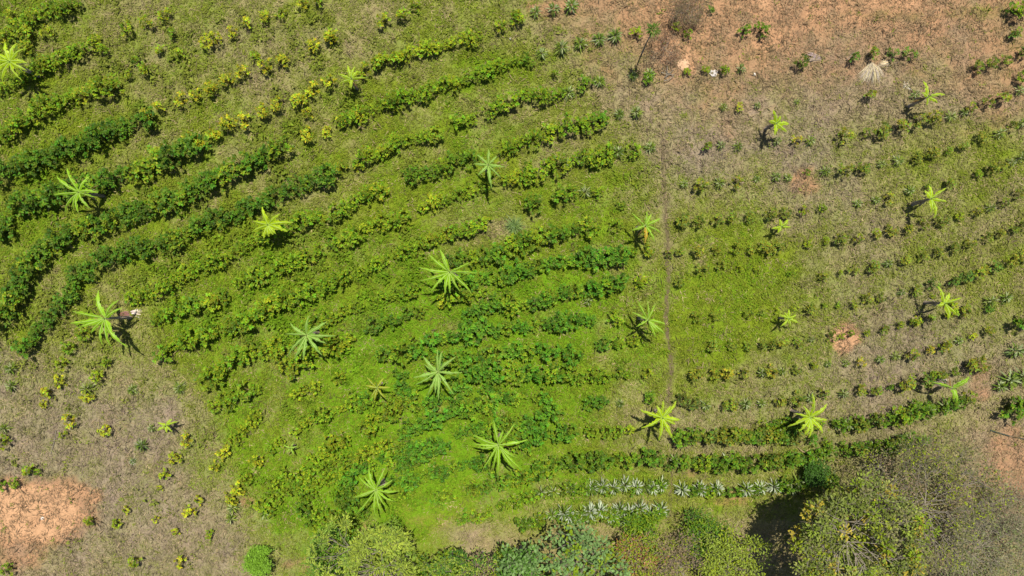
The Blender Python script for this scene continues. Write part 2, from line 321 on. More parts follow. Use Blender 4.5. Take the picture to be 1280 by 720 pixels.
# ------------------------------------------------------------------ planted rows, traced on the ground
# dense rows: (points, radius px, tint, gap chance)
DG=(.110,.185,.008); MG=(.165,.240,.008); YG=(.235,.290,.010); YL=(.36,.37,.016); BG=(.098,.205,.010); HG=(.085,.155,.008)
ROWS = [
 ([(2,48),(22,33),(43,20),(72,10),(95,2)],9,MG,.1),
 ([(0,112),(30,98),(57,82),(78,75),(100,65),(118,54)],8,MG,.1),
 ([(0,172),(20,158),(60,132),(90,122),(120,112),(140,104)],10,MG,0),
 ([(0,217),(25,210),(62,195),(87,182),(110,178),(140,162),(165,155),(186,147)],10.5,DG,0),
 ([(0,290),(8,270),(20,258),(60,245),(85,236),(112,230),(140,224),(162,217),(180,207),(205,196),(225,188),(247,177)],10.5,DG,0),
 ([(0,398),(15,375),(25,355),(37,330),(55,313),(75,297),(100,286),(120,280),(150,271),(170,264),(190,257),(212,250),(232,243),(250,234),(272,222),(290,213),(307,206),(327,195),(350,189)],10.5,DG,.02),
 ([(25,440),(42,422),(57,405),(72,385),(86,366),(92,345),(110,337),(125,327),(150,317),(185,309),(212,300),(232,291),(265,277),(295,266),(312,256),(330,248),(350,242),(367,235),(387,227),(408,219)],10,DG,.04),
 ([(87,433),(102,418)],9,MG,0),
 ([(165,374),(180,369),(197,362),(215,352),(237,337),(262,330),(285,320),(305,310),(320,300),(345,291),(365,282),(378,275),(400,271),(420,264),(440,256),(458,243),(479,237)],9,MG,.07),
 ([(198,398),(220,387),(250,380),(275,370),(300,354),(327,341),(350,335),(375,324),(392,315),(410,307),(430,299),(447,290),(470,282),(487,275),(506,267)],9,MG,.06),
 ([(205,440),(220,430),(245,424),(267,415),(297,402),(315,397),(335,383),(355,377),(370,372),(388,368)],9.5,MG,.02),
 ([(400,360),(417,350),(442,344),(460,335),(480,326),(505,315),(530,305),(552,295),(572,287),(607,279)],8,MG,.12),
 ([(262,472),(280,457),(300,447),(315,437),(330,441),(347,434)],10,MG,0),
 ([(385,410),(405,400),(425,392),(442,383),(470,371),(500,367),(516,363)],8,MG,.1),
 ([(268,509),(283,502),(296,494),(319,486)],10,MG,0),
 ([(362,458),(378,448),(400,440),(420,430),(440,424)],9,YG,0),
 ([(467,410),(490,401),(510,393),(522,388)],10,DG,0),
 ([(545,378),(565,372),(590,368),(606,365)],8,MG,.1),
 # centre: deep green rows
 ([(567,323),(592,320),(615,318),(632,312),(650,306),(670,298),(695,292),(712,289),(732,286)],10,DG,0),
 ([(560,352),(600,348),(630,344),(653,341),(671,334),(691,328),(712,327),(737,321),(750,324),(773,321)],10.2,BG,0),
 ([(585,392),(604,384),(620,378),(655,380),(687,371),(714,364),(742,360),(773,354)],10.6,BG,0),
 ([(540,424),(560,418),(585,418),(604,411),(635,412),(661,409),(691,404),(718,402),(740,400)],10.6,BG,0),
 ([(500,440),(530,440),(560,448),(585,450),(610,444),(647,438),(681,437),(714,441)],10.6,BG,.04),
 ([(575,483),(592,470),(612,463),(640,466),(671,468),(697,464),(723,471)],10.2,BG,0),
 ([(500,470),(500,480),(511,500),(531,503),(560,492)],9,BG,.05),
 ([(453,535),(470,525),(490,514)],9,MG,0),
 ([(505,541),(529,529),(562,517),(602,507),(635,500),(661,493),(683,500)],10,BG,.05),
 ([(500,560),(531,564),(566,552),(598,533),(640,530),(664,528),(690,516)],9.5,BG,.08),
 ([(645,552),(664,547),(683,541),(711,541)],10,BG,.0),
 ([(647,597),(672,587),(695,580),(715,577),(740,576),(760,575),(780,575),(800,575),(821,575)],10,DG,0),
 ([(590,612),(607,606),(625,602)],10,DG,0),([(550,627),(560,618)],9,DG,0),
 ([(447,572),(463,562),(482,552)],9,YG,0),([(393,573),(413,560),(428,549)],9,YG,.0),
 ([(347,621),(360,613),(407,602),(428,588)],8,MG,.1),([(380,637),(390,650),(400,660)],9,DG,0),
 ([(455,640),(430,612),(428,628),(436,640)],9,DG,0),([(450,664),(460,672),(470,660),(490,656)],9,DG,0),
 ([(413,668),(400,682),(420,690)],10,BG,0),([(335,640),(328,636)],9,DG,0),
 ([(580,650),(596,645)],8,DG,0),([(500,585),(525,570),(540,562)],8,BG,0),
 ([(840,577),(870,577),(910,578),(950,577),(990,573),(1035,566)],9.5,DG,.08),
 ([(850,546),(900,545),(940,545),(985,544)],8.5,DG,.1),
 ([(670,617),(700,614),(740,611),(790,611),(826,609)],6.5,DG,.15),([(650,655),(690,649),(730,645),(780,645),(825,643)],7.5,DG,.1),([(850,614),(905,614),(960,611)],6,DG,.2),
 ([(975,609),(1010,603),(1040,598)],9,DG,.1),([(1060,561),(1100,557),(1150,552)],9,DG,.05),
 ([(955,532),(990,530)],8,DG,.1),([(1050,531),(1100,525),(1150,514),(1200,504)],8.5,DG,.1),
 ([(400,520),(430,508),(465,500),(500,497)],8,MG,.15),([(380,590),(410,580),(440,572)],8,MG,.1),([(430,600),(445,590),(480,575),(520,560)],8,BG,.15),
 ([(510,600),(540,592),(575,582),(600,578)],9,BG,.05),([(600,540),(640,545),(660,560)],8,DG,.1),
 
 ([(545,500),(580,497),(620,482)],7,BG,.2),([(400,640),(425,650),(440,672),(415,680)],9,MG,.05),([(340,605),(360,600),(385,615)],7,MG,.1),
 # upper middle rows
 ([(427,152),(449,144),(467,134),(489,127),(510,122),(530,117),(550,107),(567,105),(580,98),(596,95),(615,85),(635,77),(655,76)],8.5,MG,.05),
 ([(471,77),(495,72),(517,67),(537,60),(552,56),(570,50),(600,45)],8,YG,.05),
 ([(449,200),(466,194),(495,177),(508,174),(525,170),(542,165),(560,156),(582,151),(602,139),(620,132),(640,127),(655,118),(685,117),(698,116)],9,MG,.06),
 ([(512,222),(532,214),(550,212),(572,200),(588,197)],8.5,DG,0),([(632,187),(652,176),(671,172),(690,168),(710,157),(732,155),(750,150)],9.5,MG,.0),
 ([(527,257),(547,250),(565,246),(585,237),(605,235)],8.5,MG,.05),
 ([(632,222),(647,225),(665,217),(687,206),(707,206),(725,200),(747,195),(760,193)],10,MG,0),
 ([(702,245),(711,238)],9.5,MG,0),([(667,256),(665,250)],8.5,DG,0),
]
# sparse / hand listed plants: (x,y,r,tint,style)  style Y young, C dense, S sun glare painted on leaves, H partly so
P = []
def add(lst, r, t, st='Y'):
    for q in lst: P.append((q[0], q[1], r*random.uniform(.85,1.15), t, st))
add([(160,35),(183,27),(205,18),(14,18),(35,44),(60,40),(30,60)],7.5,YG)
P += [(258,53,9,YL,'C'),(268,49,9,YL,'C'),(291,41,6.5,YL,'Y'),(310,30,6.5,YL,'Y'),(331,21,6.5,YL,'Y'),(352,18,6.5,YG,'Y'),(377,5,7,YL,'Y'),(398,2,7,YG,'Y')]
add([(161,92),(182,85),(225,67),(201,62),(320,68),(120,50),(57,80)],6.5,YG)
add([(201,135),(226,125),(244,119),(265,111),(284,101),(304,90),(330,82),(353,77),(391,57),(415,46),(415,45),(182,144)],7.5,YL)
add([(480,25),(505,20),(520,5),(454,88),(471,78),(495,72),(624,32),(648,22)],7.5,YG)
add([(267,167),(285,155),(305,150),(330,138),(347,130),(374,126),(390,112),(412,103)],8,YL)
add([(386,168),(409,165),(427,152),(449,145),(385,140),(250,176),(235,172)],7.5,YL)
add([(426,210),(466,195),(448,208),(457,243),(479,236),(400,272),(547,250)],7,YG)
add([(130,62),(96,70),(140,105),(215,43),(170,75)],6,MG)
# lower left yellow bushes on dry ground
P += [(14,460,9,YG,'H'),(15,482,8.5,YL,'H'),(78,455,8,YG,'C'),(75,476,8,YL,'C'),(60,491,6.5,YL,'Y'),(54,506,5,YL,'Y'),
 (110,485,9.5,YL,'H'),(109,495,8,YL,'C'),(122,471,8.5,YG,'C'),(133,452,6,MG,'Y'),(87,527,8,YL,'Y'),(132,538,8,YL,'C'),(166,487,7.5,MG,'S'),(225,485,9,YG,'S'),
 (190,535,6,YL,'H'),(6,535,8,YL,'H'),(4,552,9,YG,'C'),(232,551,7.5,YL,'Y'),(219,572,8,YL,'C'),(207,592,7.5,YL,'C'),(200,609,4,YL,'Y'),
 (250,624,6,YL,'Y'),(237,640,7.5,YL,'C'),(290,622,8.5,YL,'C'),(291,634,9,YL,'H'),(289,648,8,YL,'H'),(298,611,8,YL,'C'),(308,598,8.5,YG,'C'),(321,577,8,YL,'C'),
 (280,565,8.5,YL,'C'),(293,549,7.5,YG,'C'),(303,539,6,YG,'Y'),(314,527,7.5,YG,'C'),(320,520,7.5,YG,'C'),(338,562,6,MG,'Y'),(226,702,7,YL,'Y'),
 (3,605,8,MG,'C'),(18,603,7,MG,'C'),(37,587,7.5,YG,'Y'),(47,589,5,MG,'Y'),(159,637,5,YL,'Y'),(113,650,6,YG,'Y'),(145,655,6,YG,'Y'),(195,650,4.5,YL,'Y'),(220,663,5,YL,'Y'),
 (262,667,5,YG,'Y'),(268,583,6,YL,'Y'),(166,577,5,YG,'S'),(178,556,9,DG,'H'),(168,700,7,YG,'Y'),(10,712,8,MG,'C'),(78,543,5,YG,'Y'),
 (479,443,10.5,DG,'C'),(332,640,10,DG,'H'),(423,472,8,YG,'C'),(441,497,9,MG,'C'),(455,500,9,BG,'C'),(370,494,7,YG,'C'),(381,486,8,YG,'C'),(395,484,8,YG,'C'),
 (370,540,7,YG,'C'),(382,528,7.5,YG,'C'),(350,552,7,YG,'C'),(358,591,8.5,MG,'C'),(405,571,7.5,YG,'C'),(610,640,7,MG,'C'),(627,632,7.5,MG,'C'),(541,448,5,MG,'Y'),
 (505,617,8,MG,'C'),(490,600,7,BG,'C'),(517,427,8,MG,'C'),(534,422,8,MG,'C')]
# column just left of the path
P += [(801,352,8,YG,'C'),(770,397,9,MG,'C'),(754,430,8.5,BG,'C'),(772,429,8.5,MG,'C'),(793,425,7.5,YG,'C'),(744,468,9.5,MG,'C'),(756,470,8.5,MG,'C'),(774,466,6.5,MG,'Y'),(810,466,6,YG,'Y'),
 (785,468,5,MG,'Y'),(737,504,8.5,BG,'C'),(751,502,8.5,BG,'C'),(775,504,6.5,MG,'H'),(739,539,8,MG,'C'),(758,539,8,MG,'C'),(772,539,8,MG,'C'),(786,537,7,YG,'C'),(812,497,8,DG,'C'),(848,549,6,MG,'Y'),
 (747,239,7.5,MG,'C'),(731,240,9.5,YG,'S'),(769,281,8,MG,'C'),(791,313,6,MG,'Y'),(811,313,6.5,YG,'Y'),(776,256,5,MG,'Y'),(735,377,6.5,MG,'H'),(745,286,7,MG,'C'),
 (694,15,0,MG,'C')]
P = [q for q in P if q[2] > 0]
# glare-painted and broad leaved plants at the top middle
P += [(669,15,8.5,BG,'H'),(692,12,9.5,BG,'H'),(714,8,11,BG,'H'),(647,22,8,MG,'C'),(677,67,9,DG,'S'),(702,60,11,YG,'S'),(725,54,10.5,YG,'S'),(749,49,10.5,BG,'S'),(769,45,11,BG,'S'),
 (660,75,8,DG,'C'),(795,41,7,YG,'C'),(710,116,9.5,MG,'S'),(750,102,9,MG,'S'),(732,105,9.5,DG,'C'),(694,93,4.5,MG,'Y'),(774,143,8,MG,'S'),(795,141,9.5,YG,'S'),(750,148,9,BG,'C'),
 (791,95,7,BG,'S'),(812,92,9,YG,'H'),(809,98,7,DG,'C'),(845,33,6,YG,'Y'),(860,42,6,MG,'Y'),(889,11,5,BG,'Y'),(931,38,7.5,DG,'C'),(952,37,8.5,DG,'C'),(859,90,5,YG,'Y'),(882,87,5,YG,'Y'),(905,88,6,MG,'Y'),(926,86,8,MG,'H'),
 (772,190,9.5,DG,'H'),(792,187,9,MG,'C'),(813,184,8.5,YG,'S'),(725,200,9,DG,'H'),(707,205,9,DG,'H'),(690,160,8,DG,'H')]
# right hand terraces
def rowpts(lst, r=7, tints=(MG,YG,YG), glare_odds=.15):
    lst = sorted(lst); ex = []
    for a_,b_ in zip(lst, lst[1:]):
        gp = b_[0]-a_[0]
        if gp > 30 and len(lst) > 6:
            m = int(round(gp/21)); ex += [(a_[0]+gp*t/m+random.uniform(-2,2), a_[1]+(b_[1]-a_[1])*t/m+random.uniform(-1.5,1.5)) for t in range(1,m) if random.random()<.85]
    for (x,y) in ex: P.append((x, y, r*random.uniform(.6,.8), random.choice(tints), 'Y'))
    for (x,y) in lst:
        st = 'Y'; q = random.random()
        if q < glare_odds: st = 'H'
        P.append((x, y, r*random.uniform(.8,1.2), tuple(np.array(random.choice(tints))*.85+np.array((.03,.0,.01))), st))
rowpts([(1001,77),(1066,72),(1090,67),(1117,66),(1137,66)],7.5,(DG,MG,BG),0)
rowpts([(1222,84),(1242,79),(1270,40),(1266,43),(1259,76),(1278,66)],7,(MG,BG),0)
rowpts([(904,134),(924,134),(947,132),(996,127)],6,(YG,YL,MG),.6)
rowpts([(1085,118),(1057,169),(1082,165),(1102,163),(1127,159),(1150,151),(1168,148),(1188,145),(1205,140),(1214,133),(1234,128),(1252,121),(1275,113),(1144,118)],8,(YG,MG,YG),.2)
rowpts([(882,183),(901,182),(922,183),(971,176),(995,174),(1013,176)],7,(YG,MG,YL),.35)
rowpts([(855,230),(874,230),(899,229),(922,227),(946,224),(970,221),(985,222),(1031,214),(1056,211),(1079,210),(1101,205),(1122,201),(1146,197),(1167,192),(1205,184),(1227,172),(1250,166),(1266,158),(1278,154)],7.5,(YG,MG,MG),.35)
rowpts([(855,275),(872,276),(897,273),(915,271),(937,272),(965,268),(982,266),(1072,254),(1095,250),(1111,247),(1137,238),(1185,230),(1240,211),(1252,207),(1264,203),(1277,197)],7.5,(YG,MG,MG),.25)
rowpts([(837,316),(850,314),(872,315),(895,313),(920,310),(940,311),(957,310),(972,308),(1052,300),(1072,297),(1095,292),(1115,287),(1135,285),(1155,280),(1177,275),(1222,265),(1237,260),(1255,252),(1272,243)],7,(MG,YG),.05)
rowpts([(877,335),(902,332),(1030,345),(1067,338),(1092,333),(1110,329),(1132,325),(1155,321),(1172,315),(1192,310),(1213,304),(1235,297),(1250,292),(1267,286),(1279,282)],6.5,(MG,YG),.1)
rowpts([(1167,355),(1190,351),(1207,346),(1225,340),(1245,332),(1265,325),(1279,320)],7.5,(MG,YG,BG),.25)
rowpts([(870,397),(892,395),(935,391),(952,390),(1067,380),(1085,373),(1102,372),(1127,365),(1146,363),(1207,385),(850,352),(1012,385)],6,(MG,YG),.05)
rowpts([(890,432),(915,432),(935,432),(952,432),(965,430),(979,429),(997,428),(1014,424),(1042,421),(1105,412),(1142,402),(1204,388)],6.2,(MG,YG),.05)
rowpts([(870,469),(892,468),(910,467),(930,467),(952,466),(963,465),(977,464),(996,462),(1035,455),(1057,454),(1100,449),(1119,445),(1140,442),(1162,437),(1179,433),(1199,426),(1237,414),(1076,452)],7,(YG,MG,YL),.25)
rowpts([(852,500),(865,503),(882,507),(905,507),(917,505),(932,505),(952,504),(975,501),(995,500),(1012,497),(1031,491),(1054,492),(1076,487),(1095,488),(1132,479),(1157,474),(1176,467),(1178,470),(1212,458),(1225,455)],8,(MG,DG,YG),.25)
rowpts([(865,545),(878,543),(890,545),(903,543),(915,545),(934,545),(950,544),(962,543)],9,(MG,DG,YG),.2)
rowpts([(975,532),(1045,531),(1058,530),(1075,530),(1096,525),(1117,519),(1130,517),(1140,517),(1160,512),(1195,503),(1212,498),(1180,508)],9.5,(BG,MG,DG),.6)
rowpts([(845,576),(857,578),(872,576),(892,577),(912,577),(935,576),(955,575),(967,575),(987,572),(1000,571),(1010,570),(1022,568),(1032,565)],9.5,(MG,BG),.3)
rowpts([(980,544),(995,545),(1072,560),(1092,557),(1112,556),(1124,555),(1135,555),(1157,549)],9.5,(BG,MG,DG),.5)
rowpts([(1155,582),(1170,580),(1165,577)],8,(BG,DG),.3)
for q in [(852,611),(875,611),(897,611),(932,611),(950,610),(967,608),(910,577)]: P.append((*q,11,MG,'S'))
for q in [(980,606),(997,601),(1012,600),(1024,597),(1037,595),(990,612)]: P.append((*q,10.5,DG,'H'))
for q in [(740,609),(753,607),(767,609),(781,606),(795,608),(816,610),(826,606)]: P.append((*q,11,MG,'S'))
for q in [(677,615),(692,614),(712,609),(732,611),(806,608)]: P.append((*q,9.5,MG,'H'))
for q in [(642,627),(657,622),(640,600),(657,594)]: P.append((*q,9,MG,'C'))
for q in [(738,639),(750,637),(763,643),(775,637),(788,640),(800,636),(812,641),(826,637),(815,646),(795,648),(780,648),(712,645),(704,641)]: P.append((*q,12,BG,'S'))
for q in [(657,655),(690,643),(727,640),(767,641),(765,650),(738,648),(675,648),(721,650),(780,648)]: P.append((*q,9.5,DG,'H'))
for q in [(1238,376),(1258,372)]: P.append((*q,9.5,MG,'H'))
P += [(1278,402,12,DG,'C'),(1270,438,13,BG,'H'),(1262,475,14,BG,'S'),(1277,470,13,BG,'S'),(1250,483,10,BG,'H'),(1267,512,14,DG,'C'),(1279,508,12,DG,'C'),(1190,387,8,YG,'C'),(1183,431,6,YL,'Y'),
 (1278,96,7,MG,'Y'),(1276,12,11,MG,'C'),(1262,10,7,BG,'Y'),(1053,420,4,YG,'Y'),(1236,385,5,BG,'Y'),(1145,402,6.5,YG,'Y'),(1166,470,6,MG,'Y')]
plants = []          # x, y, r px, tint, style
for pts, r, tint, gap in ROWS:
    pts = np.array(pts, float); seg = np.linalg.norm(np.diff(pts, axis=0), axis=1); tot = seg.sum(); cum = np.concatenate([[0],np.cumsum(seg)])
    n = max(2, int(round(tot/(r*1.18))))
    for t in np.linspace(0, tot, n):
        if random.random() < gap: continue
        x = np.interp(t, cum, pts[:,0])+random.uniform(-2,2); y = np.interp(t, cum, pts[:,1])+random.uniform(-3,3)
        if tint == DG and x < 420 and y < 470: tint = HG
        tt = np.array(tint); m = random.random(); r_ = r*(1.16 if x < 430 and y < 480 else 1.04)
        if m < .30: tt = tt*.5+np.array(YG)*.5
        elif m < .36 and tint in (MG,YG): tt = np.array(YL)*.5+tt*.5
        plants.append((x, y, r_*random.uniform(.68,1.25), tuple(tt), 'C'))
        if tint == HG and random.random() < .6:
            plants.append((x+random.uniform(-5,5), y+random.choice((-1,1))*random.uniform(6,9), r*random.uniform(.45,.75), tuple(tt*random.uniform(.9,1.3)), 'C'))
plants += P

# ------------------------------------------------------------------ banana plants
def banana_leaf(L, w, arch, tone, seedv, fold):
    rs = np.random.RandomState(seedv); n = 15; u = np.linspace(0,1,n)
    cx = L*(u*.95); cz = arch*L*np.sin(u*math.pi*.62)-.30*L*u**2.6
    wd = w*np.clip((np.clip(u/.22,0,1)**.7)*np.clip((1.02-u)/.62,0,1)**.65,0.02,1)*(u>.05)+.012
    bend = rs.uniform(-.15,.15)*L*u**2
    cols = 9; V = np.zeros((n,cols,3)); K = np.linspace(-1,1,cols)
    rag = 1+rs.uniform(-.45,.15,(n,2))
    for j,kk in enumerate(K):
        ww = wd*abs(kk)*np.where(kk<0, rag[:,0], rag[:,1]) if abs(kk) > .4 else wd*abs(kk)
        if abs(kk) < .3: ww = np.where(u<.6,.020,.010)*abs(kk)/.25
        V[:,j,0] = cx+abs(kk)*wd*.25; V[:,j,1] = bend+np.sign(kk)*ww*math.cos(fold); V[:,j,2] = cz-ww*math.sin(fold)*1.0+(abs(kk)<.3)*.012
        V[:,j,2] += (rs.uniform(-1,1,n)*.03)*(abs(kk)>.6)
    Q=[]; C=[]
    for i in range(n-1):
        for j in range(cols-1):
            if abs(K[j]+K[j+1]) > 1.0 and rs.rand() < .16: continue
            Q.append([i*cols+j,(i+1)*cols+j,(i+1)*cols+j+1,i*cols+j+1])
            rib = abs(K[j]+K[j+1])/2 < .2
            c = np.array([.40,.52,.13]) if rib else np.array(tone)*(1+.12*rs.uniform(-1,1))
            if (not rib) and abs(K[j]+K[j+1]) > 1.4 and rs.rand() < .1: c = np.array([.30,.26,.07])
            C.append(c)
    return V.reshape(-1,3), np.array(Q), np.array(C)
BL=(.24,.43,.015); BY=(.36,.50,.012); BD=(.12,.27,.03); BO=(.30,.33,.015); BP=(.23,.40,.06)
# px, py, height, [(angle, px length)], tone, width, label, short name, trunk lean
BAN = [
 (12,77,3.0,[(109,26),(75,24),(47,24),(-25,23),(-66,26),(258,27),(215,26),(180,26),(145,24),(5,20)],BY,.2,'lime banana plant cut by the left edge, upper corner','the edge-cut banana plant'),
 (439,98,2.3,[(108,18),(48,12),(6,17),(270,11),(210,17),(169,17),(85,15)],BY,.17,'small yellow-green banana plant near the top, left of centre','the small top banana plant'),
 (98,240,3.0,[(108,32),(152,34),(193,33),(228,30),(265,28),(292,23),(342,20),(60,22),(5,24),(248,22)],BL,.2,'nine-leaved banana plant standing in the dark hedges at upper left','the upper-left banana plant'),
 (335,281,2.8,[(109,23),(170,19),(200,22),(244,17),(-50,14),(-15,24),(11,29),(49,19),(270,14),(290,13)],BY,.27,'broad-leaved yellow-green banana plant left of the centre','the broad-leaved banana plant'),
 (610,206,2.8,[(84,19),(133,19),(182,17),(232,17),(-81,28),(-51,21),(-16,20),(43,15)],BP,.15,'pale slender-leaved banana plant above the centre of the field','the pale slender banana plant'),
 (562,340,3.4,[(107,29),(144,34),(177,37),(205,36),(222,33),(250,27),(292,26),(326,36),(0,33),(20,26),(270,25),(120,20)],BL,.19,'large star-shaped banana plant nearest the middle of the photo','the central star banana plant'),
 (807,282,2.8,[(143,22),(92,18),(28,20),(-18,21),(-56,22),(204,17),(70,16)],BL,.16,'banana plant with one orange leaf, left of the upper path','the orange-leafed banana plant'),
 (131,398,3.2,[(117,35),(62,27),(36,23),(-60,42),(-72,36),(266,32),(225,25),(192,41),(205,30),(165,42)],BL,.22,'long-leaved banana plant beside a heap of pale dead leaves','the banana plant by dead leaves'),
 (383,419,3.0,[(90,24),(36,29),(1,34),(-20,25),(-48,30),(268,29),(250,33),(219,34),(170,25),(150,24)],BP,.18,'pale green banana plant below the broad-leaved one, left of centre','the mid-left banana plant'),
 (547,465,3.0,[(90,26),(75,24),(48,28),(-2,29),(310,33),(277,34),(262,26),(250,29),(212,31),(194,30),(139,25),(155,18)],BP,.17,'pale fresh green banana plant directly below the central star-shaped one','the lower-middle banana plant'),
 (471,485,2.0,[(130,18),(60,14),(10,16),(-50,18),(262,17),(235,15),(165,14)],BO,.16,'faded olive-yellow banana plant blending into the weeds','the faded olive banana plant'),
 (810,400,2.9,[(122,27),(88,23),(70,21),(-8,21),(-39,27),(-67,23),(211,16),(155,21),(-52,20)],BL,.15,'thin-leaved banana plant left of the path, middle of three','the thin path-side banana plant'),
 (623,556,3.2,[(103,29),(49,30),(8,35),(309,40),(298,36),(270,38),(250,28),(231,35),(195,24),(183,29),(162,31),(320,27),(75,18)],BL,.18,'big twelve-leaved banana plant right of the lowest banana plant','the big twelve-leaved banana plant'),
 (470,612,3.2,[(112,26),(70,27),(27,22),(-14,27),(-35,27),(-59,24),(-77,29),(261,35),(235,40),(203,28),(189,29),(149,25),(130,20)],BL,.16,'lowest banana plant, thin radiating leaves beside grey-green shrubs','the lowest banana plant'),
 (828,522,3.0,[(90,20),(40,26),(-4,21),(-30,18),(-65,28),(261,28),(211,28),(163,28),(120,16),(60,17)],BY,.23,'bright yellow-green banana plant standing at the lower path','the bright path banana plant'),
 (1013,522,3.0,[(75,28),(39,26),(-10,22),(-45,24),(193,28),(120,16),(230,21),(270,24),(160,18),(250,22)],BY,.2,'bright banana plant in the lower right terraces','the lower-right banana plant'),
 (971,154,2.4,[(105,17),(5,16),(-45,16),(-100,14),(160,10),(55,10)],BY,.25,'short yellow banana plant with broad leaves on purple dry grass','the short yellow banana plant'),
 (1160,121,2.4,[(100,20),(13,21),(-36,14),(-90,10),(150,9)],BY,.18,'small banana plant near the top right below straw heap','the top-right small banana plant'),
 (1164,248,2.6,[(85,16),(40,24),(-15,19),(-75,24),(-88,17),(135,12)],BY,.19,'banana plant with drooping leaves in the right terraces','the upper right-terrace banana plant'),
 (1181,379,2.7,[(112,22),(18,23),(-73,21),(-55,20),(60,14),(200,9)],BY,.2,'banana plant with few leaves and wide shadow at right','the middle right-terrace banana plant'),
 (1191,485,2.6,[(29,26),(38,20),(163,25),(-67,18),(-85,14)],BL,.21,'sparse banana plant with five leaves at the lower right','the sparse five-leaved banana plant'),
 (977,283,1.6,[(40,12),(-8,12),(195,12),(240,9),(100,9)],BY,.2,'tiny yellow banana plant right of the path','the tiny yellow banana plant'),
 (986,398,1.7,[(85,11),(20,10),(-25,14),(-70,10),(235,14),(160,11),(125,9)],BY,.15,'tiny pale yellow star-shaped banana plant right of the path','the tiny star banana plant'),
 (207,532,1.6,[(60,10),(20,15),(-40,11),(-90,9),(215,13),(160,11)],BY,.15,'young yellow banana plant on the dry lower-left slope','the young banana plant'),
 (363,560,1.2,[(60,8),(-60,10),(230,9),(160,9),(10,8)],BL,.1,'seedling banana plant amid weeds, left of the lowest banana plant','the seedling banana plant'),
]
LAND = []      # (px,py,short)
for bi,(px,py,h,lv,tone,wd,label,short) in enumerate(BAN):
    x,y,z = W(px,py,h)
    root = link('banana_plant', None, label=label, cat='banana plant', group='banana plants among the rows', loc=(x,y,z)); root.empty_display_size = .3
    lx, ly = random.uniform(-.06,.06)*h, random.uniform(-.06,.06)*h
    tb = Bag(); tube(tb, [(lx,ly,-.15),(lx*.7,ly*.7,h*.35),(lx*.3,ly*.3,h*.7),(0,0,h)], np.array([.15,.13,.10,.055])*min(1,h/2.6), (1,1,1), 9)
    for k in range(4):       # dead leaf skirts hanging on the stem
        a = random.uniform(0,6.28)
        V,Q,C = leaves(np.array([[0,0,h*random.uniform(.6,.85)]]), np.array([[math.cos(a),math.sin(a),-1.6]]), h*.3, .12, np.array([[1,.9,.8]])); tb.add(V,Q,C)
    link('stem', tb.mesh('stem', M_STEM, True), root)
    for k,(ang,ln) in enumerate(lv):
        a = R(ang+random.uniform(-3,3)); L = ln/PPM*1.04
        tn = np.array(tone)*random.uniform(.85,1.12)
        if bi == 6 and False: pass
        V,Q,C = banana_leaf(L, wd*random.uniform(.85,1.12), random.uniform(.18,.34), tn, bi*100+k, R(random.uniform(28,52)))
        o = link('leaf', mesh_np('leaf', V, Q, C, M_BAN, False), root, loc=(0,0,h-.06+.01*k), rz=a)
    if bi == 6:
        V,Q,C = banana_leaf(1.35, .17, .2, (.50,.30,.02), 991, R(35)); link('leaf', mesh_np('leaf',V,Q,C,M_BAN), root, label='withered orange leaf', loc=(0,0,h-.05), rz=R(-84))
    if h > 2:
        for k in range(random.choice((1,2,2,3))):
            V,Q,C = banana_leaf(random.uniform(.7,1.2)*h/3, .12, .02, (.24,.16,.07), bi*100+50+k, R(60)); C = C*np.array([.8,.6,.6]); V[:,2] -= .75*np.abs(V[:,0])
            link('leaf', mesh_np('leaf',V,Q,C,M_DRY), root, label='dead brown hanging leaf', loc=(0,0,h-.2), rz=random.uniform(0,6.28))
    # rolled spear leaf
    sb = Bag(); tube(sb, [(0,0,h-.1),(.03,.02,h+.3),(.08,.05,h+.55)], [.035,.03,.008], (.30,.45,.06), 6); link('spear_leaf', sb.mesh('spear_leaf', M_BAN, True), root)
    LAND.append((px,py,short))

